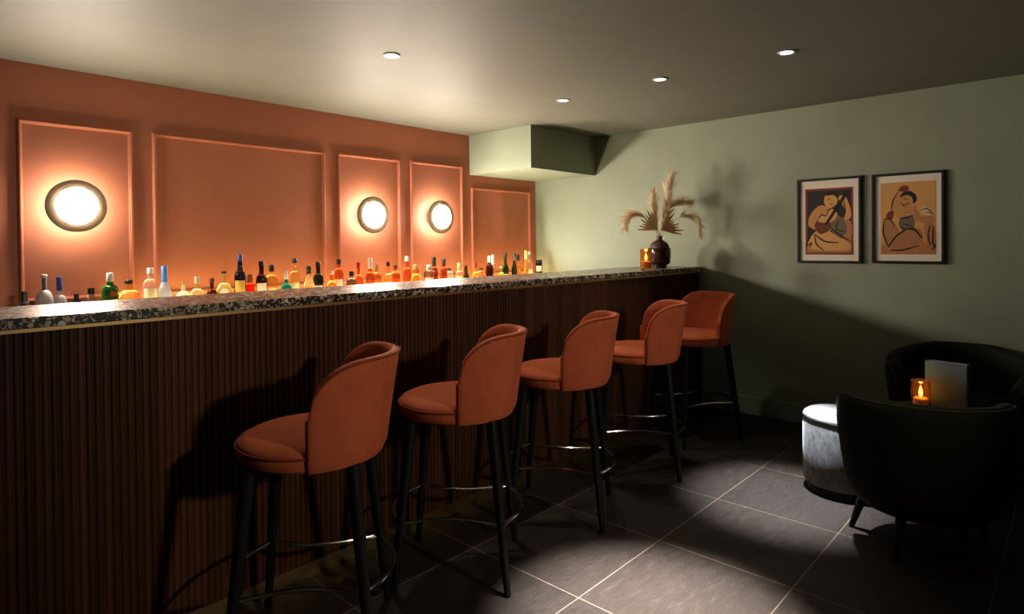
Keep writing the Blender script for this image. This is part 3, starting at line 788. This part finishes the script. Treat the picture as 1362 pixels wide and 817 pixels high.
def art_guitar(fill, stroke):
    fill('border', [(0,0),(1,0),(1,1),(0,1)], False)
    fill('dark', [(.04,.03),(.96,.03),(.96,.97),(.04,.97)], False)
    fill('tan', [(.04,.03),(.96,.03),(.96,.28),(.6,.22),(.04,.2)], False)
    fill('skin2', [(.62,.55),(.94,.5),(.95,.25),(.72,.28),(.58,.4)])
    fill('skin', [(.06,.5),(.12,.62),(.3,.74),(.5,.72),(.62,.66),(.66,.5),(.55,.36),(.3,.36),(.1,.42)])
    fill('ochre', [(.40,.80),(.44,.90),(.56,.93),(.66,.88),(.68,.78),(.58,.71),(.46,.72)])
    fill('black', [(.44,.89),(.50,.935),(.60,.935),(.67,.89),(.68,.84),(.62,.885),(.54,.89)])
    fill('ochre', [(.70,.84),(.76,.88),(.86,.84),(.95,.66),(.94,.54),(.82,.52),(.84,.64),(.78,.74)])
    fill('ochre', [(.05,.16),(.2,.34),(.42,.38),(.70,.27),(.94,.15),(.9,.07),(.6,.06),(.3,.06),(.1,.08)])
    fill('grey', [(.5,.42),(.62,.55),(.72,.58),(.86,.45),(.84,.3),(.66,.30)])
    fill('wood', [(.2,.44),(.3,.54),(.44,.52),(.52,.5),(.55,.42),(.46,.34),(.3,.32)])
    fill('ochre', [(.28,.5),(.34,.58),(.46,.58),(.50,.66),(.6,.68),(.68,.6),(.62,.52),(.48,.48)])
    fill('black', [(.42,.44),(.50,.48),(.82,.82),(.94,.98),(.90,.98),(.76,.84),(.36,.40)], False)
    stroke('cream', [(.44,.46),(.80,.82),(.92,.97)], .02)
    stroke('black', [(.26,.5),(.34,.6),(.46,.58),(.50,.67),(.62,.68),(.70,.62)], .03)
    stroke('black', [(.20,.32),(.24,.16),(.40,.06)], .03); stroke('black', [(.22,.30),(.42,.20),(.70,.18)], .035)
    stroke('black', [(.54,.40),(.72,.30),(.94,.20)], .03); stroke('black', [(.70,.50),(.66,.38),(.84,.34)], .025)
    stroke('black', [(.06,.28),(.04,.14),(.14,.18),(.08,.10)], .03)
    stroke('black', [(.47,.82),(.51,.84),(.54,.82)], .015); stroke('red', [(.52,.76),(.56,.755),(.59,.77)], .02)
    stroke('black', [(.80,.80),(.84,.66),(.80,.54)], .02)
    stroke('red', [(.30,.42),(.40,.44),(.48,.42)], .02)
def art_sitting(fill, stroke):
    fill('ochre', [(0,0),(1,0),(1,1),(0,1)], False)
    fill('orange', [(0,0),(1,0),(1,.16),(.5,.1),(0,.14)], False)
    fill('skin', [(.20,.62),(.22,.74),(.34,.90),(.44,.92),(.42,.82),(.36,.72),(.40,.66),(.34,.58)])
    fill('red', [(.34,.88),(.38,.94),(.48,.95),(.52,.90),(.46,.87)])
    fill('skin', [(.24,.60),(.32,.66),(.50,.68),(.66,.62),(.72,.50),(.62,.42),(.40,.42),(.34,.50)])
    fill('skin', [(.36,.74),(.40,.82),(.52,.84),(.62,.78),(.60,.68),(.48,.65),(.40,.67)])
    fill('black', [(.36,.79),(.42,.86),(.54,.87),(.64,.82),(.66,.74),(.60,.70),(.58,.78),(.48,.82)])
    fill('red', [(.10,.54),(.16,.60),(.24,.60),(.22,.50),(.12,.48)])
    fill('skin2', [(.60,.62),(.64,.68),(.68,.60),(.74,.52),(.94,.52),(.96,.44),(.82,.42),(.66,.48)])
    fill('cream', [(.74,.64),(.80,.66),(.96,.56),(.90,.53),(.76,.56)])
    fill('grey', [(.36,.50),(.60,.52),(.62,.38),(.66,.34),(.50,.32),(.36,.36)])
    fill('tan', [(.04,.42),(.08,.52),(.20,.48),(.34,.32),(.24,.14),(.10,.12),(.05,.24)])
    fill('tan', [(.16,.08),(.26,.22),(.46,.34),(.66,.36),(.76,.28),(.74,.16),(.62,.10),(.36,.06)])
    fill('skin2', [(.02,.04),(.12,.10),(.20,.08),(.16,.03)])
    fill('skin2', [(.70,.12),(.76,.18),(.88,.08),(.80,.04)])
    fill('orange', [(.80,.42),(.96,.40),(.97,.14),(.86,.12),(.82,.24)])
    stroke('black', [(.06,.46),(.05,.30),(.14,.12)], .03); stroke('black', [(.06,.48),(.16,.50),(.26,.40)], .025)
    stroke('black', [(.14,.10),(.30,.26),(.50,.36)], .035); stroke('black', [(.46,.35),(.62,.34),(.76,.22)], .04)
    stroke('black', [(.18,.06),(.40,.06),(.70,.12)], .03); stroke('black', [(.36,.50),(.50,.51),(.60,.54)], .03)
    stroke('black', [(.36,.40),(.44,.34),(.40,.30)], .02); stroke('black', [(.42,.42),(.52,.40),(.60,.36)], .02)
    stroke('black', [(.74,.60),(.84,.62),(.96,.54)], .02); stroke('black', [(.78,.57),(.86,.57),(.94,.54)], .015)
    stroke('black', [(.90,.40),(.86,.26),(.90,.12)], .025); stroke('black', [(.95,.38),(.94,.16),(.98,.12),(.92,.06)], .03)
    stroke('black', [(.42,.76),(.46,.77),(.49,.75)], .014); stroke('red', [(.44,.70),(.48,.69),(.52,.71)], .02)
    stroke('black', [(.20,.62),(.22,.74),(.34,.89)], .014); stroke('black', [(.38,.72),(.42,.68),(.46,.66)], .014)
picture('black framed picture of a seated figure playing a guitar', 1.610, 1.172, 1.232, 1.862, (.057, .062, .385, .555), art_guitar)
picture('black framed picture of a figure kneeling with one arm raised', 1.106, .679, 1.236, 1.860, (.055, .062, .380, .560), art_sitting)

# ------------------------------------------------------------------ lounge corner
o = thing('ottoman', 'round grey velvet ottoman with black piping by the dark armchair', 'ottoman', (3.785, .985, 0))
b = MB(); b.lathe([(.185, 0), (.190, .004), (.190, .048), (.185, .05)], 48); obj('plinth', b, M['blackwood'], o, True)
b = MB(); b.lathe([(.19, .049), (.206, .053), (.2105, .066), (.212, .22), (.2115, .405), (.2095, .4135)], 56); obj('side_upholstery', b, M['grey'], o, True)
b = MB(); b.lathe([(.2085, .4135), (.2095, .418), (.206, .427), (.195, .435), (.16, .441), (.10, .444), (.004, .445)], 56); obj('cushion_top', b, M['grey'], o, True, ang=80)
b = MB(); b.tube([(.2095*cos(2*pi*k/64), .2095*sin(2*pi*k/64), .413+.0012*sin(k*.9)) for k in range(64)], .0048, 6, True); obj('piping', b, M['greypipe'], o, True)

def armchair(label, loc, rz, Rr, zrim, zarm, span=128, feet=((.61, .61), (-.61, .61))):
    t = thing('tub_armchair', label, 'armchair', loc, rz, 'dark tub armchairs')
    zb = .195; PH = R(span); TH = .085
    def hz(phi):
        q = abs(phi)/PH
        s = max(0, (q-.45)/.55)
        return zrim+(zarm-zrim)*min(1, max(0, (q-.2)/.6))-.12*(1-sqrt(max(0, 1-s**5)))
    def rad(z):
        s = (z-zb)/(zrim-zb); return Rr*(.80+.20*min(1, s*1.5)**.55)
    secs = []; nphi = 57
    for i in range(nphi):
        phi = -PH+2*PH*i/(nphi-1); zt = hz(phi); sec = []
        for k in range(14):
            z = zb+(zt-.035-zb)*(k/13); sec.append((rad(z)-.02*max(0, 1-k/2), z))
        ro = rad(zt-.035)
        for k in range(1, 8): a = pi*k/8; sec.append((ro-TH/2+TH/2*cos(a), zt-.035+.035*sin(a)))
        for k in range(14):
            z = zt-.035-(zt-.035-zb)*(k/13); sec.append((rad(z)-TH, z))
        secs.append([(r*cos(pi+phi), r*sin(pi+phi), z) for r, z in sec])
    n = len(secs[0]); b = MB(); vs = [q for s in secs for q in s]; fs = []
    for i in range(nphi-1):
        for j in range(n): k = (j+1) % n; fs.append((i*n+j, (i+1)*n+j, (i+1)*n+k, i*n+k))
    fs.append(tuple(range(n))); fs.append(tuple(range((nphi-1)*n, nphi*n)))
    b.add(vs, fs); obj('shell', b, M['olive'], t, True, ang=70)
    b = MB(); b.tube([Vector(secs[i][15]) for i in range(nphi)], .005, 6); obj('piping', b, M['olivepipe'], t, True)
    b = MB(); b.lathe([(Rr*.70, zb+.005), (Rr*.72, zb+.015), (Rr*.72, .36), (Rr*.75, .37), (Rr*.75, .42), (Rr*.70, .445), (Rr*.35, .455), (.004, .457)], 40)
    obj('seat_cushion', b, M['olive'], t, True, ang=70)
    for fx, fy in feet:
        for sy in (1, -1):
            b = MB(); b.tube([(fx*Rr, sy*fy*Rr, 0), (fx*Rr*.8, sy*fy*Rr*.77, zb+.012)], [.012, .024], 12)
            obj('leg', b, M['blackwood'], t, True)
    return t
armchair('dark armchair in the foreground seen from behind, beside the grey ottoman', (3.33, .545, 0), R(20), .345, .712, .70, 100, ((.27, .80), (-.62, .40)))
armchair('dark armchair against the green wall behind the candle', (4.545, .55, 0), R(182), .385, .735, .66)
tb = thing('side_table', 'small round dark table between the two armchairs under the candle', 'table', (3.94, .585, 0))
b = MB(); b.lathe([(.198, .462), (.203, .466), (.203, .486), (.198, .490)], 40); obj('tabletop', b, M['blackwood'], tb, True)
b = MB(); b.lathe([(.022, .012), (.018, .10), (.018, .40), (.03, .462)], 20); obj('stem', b, M['blackwood'], tb, True)
b = MB(); b.lathe([(.14, 0), (.14, .008), (.03, .018)], 32); obj('base', b, M['blackwood'], tb, True)
candle((3.885, .640, .490), 'lit amber glass candle tumbler between the armchairs beside the upright book', .12)
bk = thing('book', 'blue grey hardback menu book standing upright on the side table', 'book', (3.975, .535, .490), R(-98))
M['bookcover'] = mat('blue_grey_cloth', (.13, .20, .24), .6); M['pages'] = mat('paper_edges', (.62, .55, .46), .8)
b = MB(); b.box((-.092, -.026, 0), (.092, -.022, .256)); b.box((-.092, .022, 0), (.092, .026, .256)); b.box((-.096, -.026, 0), (-.092, .026, .256)); obj('cover', b, M['bookcover'], bk, bevel=.001)
b = MB(); b.box((-.0915, -.0218, .004), (.086, .0218, .251)); obj('pages', b, M['pages'], bk)

# ------------------------------------------------------------------ world, camera
w = bpy.data.worlds.new('world'); SC.world = w; w.use_nodes = True
w.node_tree.nodes['Background'].inputs[0].default_value = (.5, .5, .5, 1); w.node_tree.nodes['Background'].inputs[1].default_value = 0.0

F, YAW, PIT, ROL, CY = 821.855, .74735, -.01096, -.00934, 332.735
cam = bpy.data.cameras.new('camera'); co = bpy.data.objects.new('camera', cam); C.objects.link(co)
fw = Vector((cos(YAW)*cos(PIT), sin(YAW)*cos(PIT), sin(PIT)))
r0 = Vector((sin(YAW), -cos(YAW), 0)); u0 = r0.cross(fw)
r2 = r0*cos(ROL)+u0*sin(ROL); u2 = r2.cross(fw)
co.matrix_world = Matrix(((r2.x, u2.x, -fw.x, 0), (r2.y, u2.y, -fw.y, 0), (r2.z, u2.z, -fw.z, 1.4), (0, 0, 0, 1)))
cam.sensor_fit = 'HORIZONTAL'; cam.sensor_width = 36; cam.lens = F*36/1362
cam.shift_y = -(408.5-CY)/1362
cam.clip_start = .05
SC.camera = co
vs_ = SC.view_settings; vs_.view_transform = 'Standard'
try: vs_.look = 'None'
except Exception: pass
vs_.exposure = 0; vs_.gamma = 1; vs_.use_curve_mapping = False
try:
    cy = SC.cycles; cy.use_denoising = True; cy.max_bounces = 10; cy.diffuse_bounces = 5; cy.transmission_bounces = 8; cy.transparent_max_bounces = 8
    cy.sample_clamp_indirect = 4; cy.caustics_reflective = False; cy.caustics_refractive = True
except Exception: pass
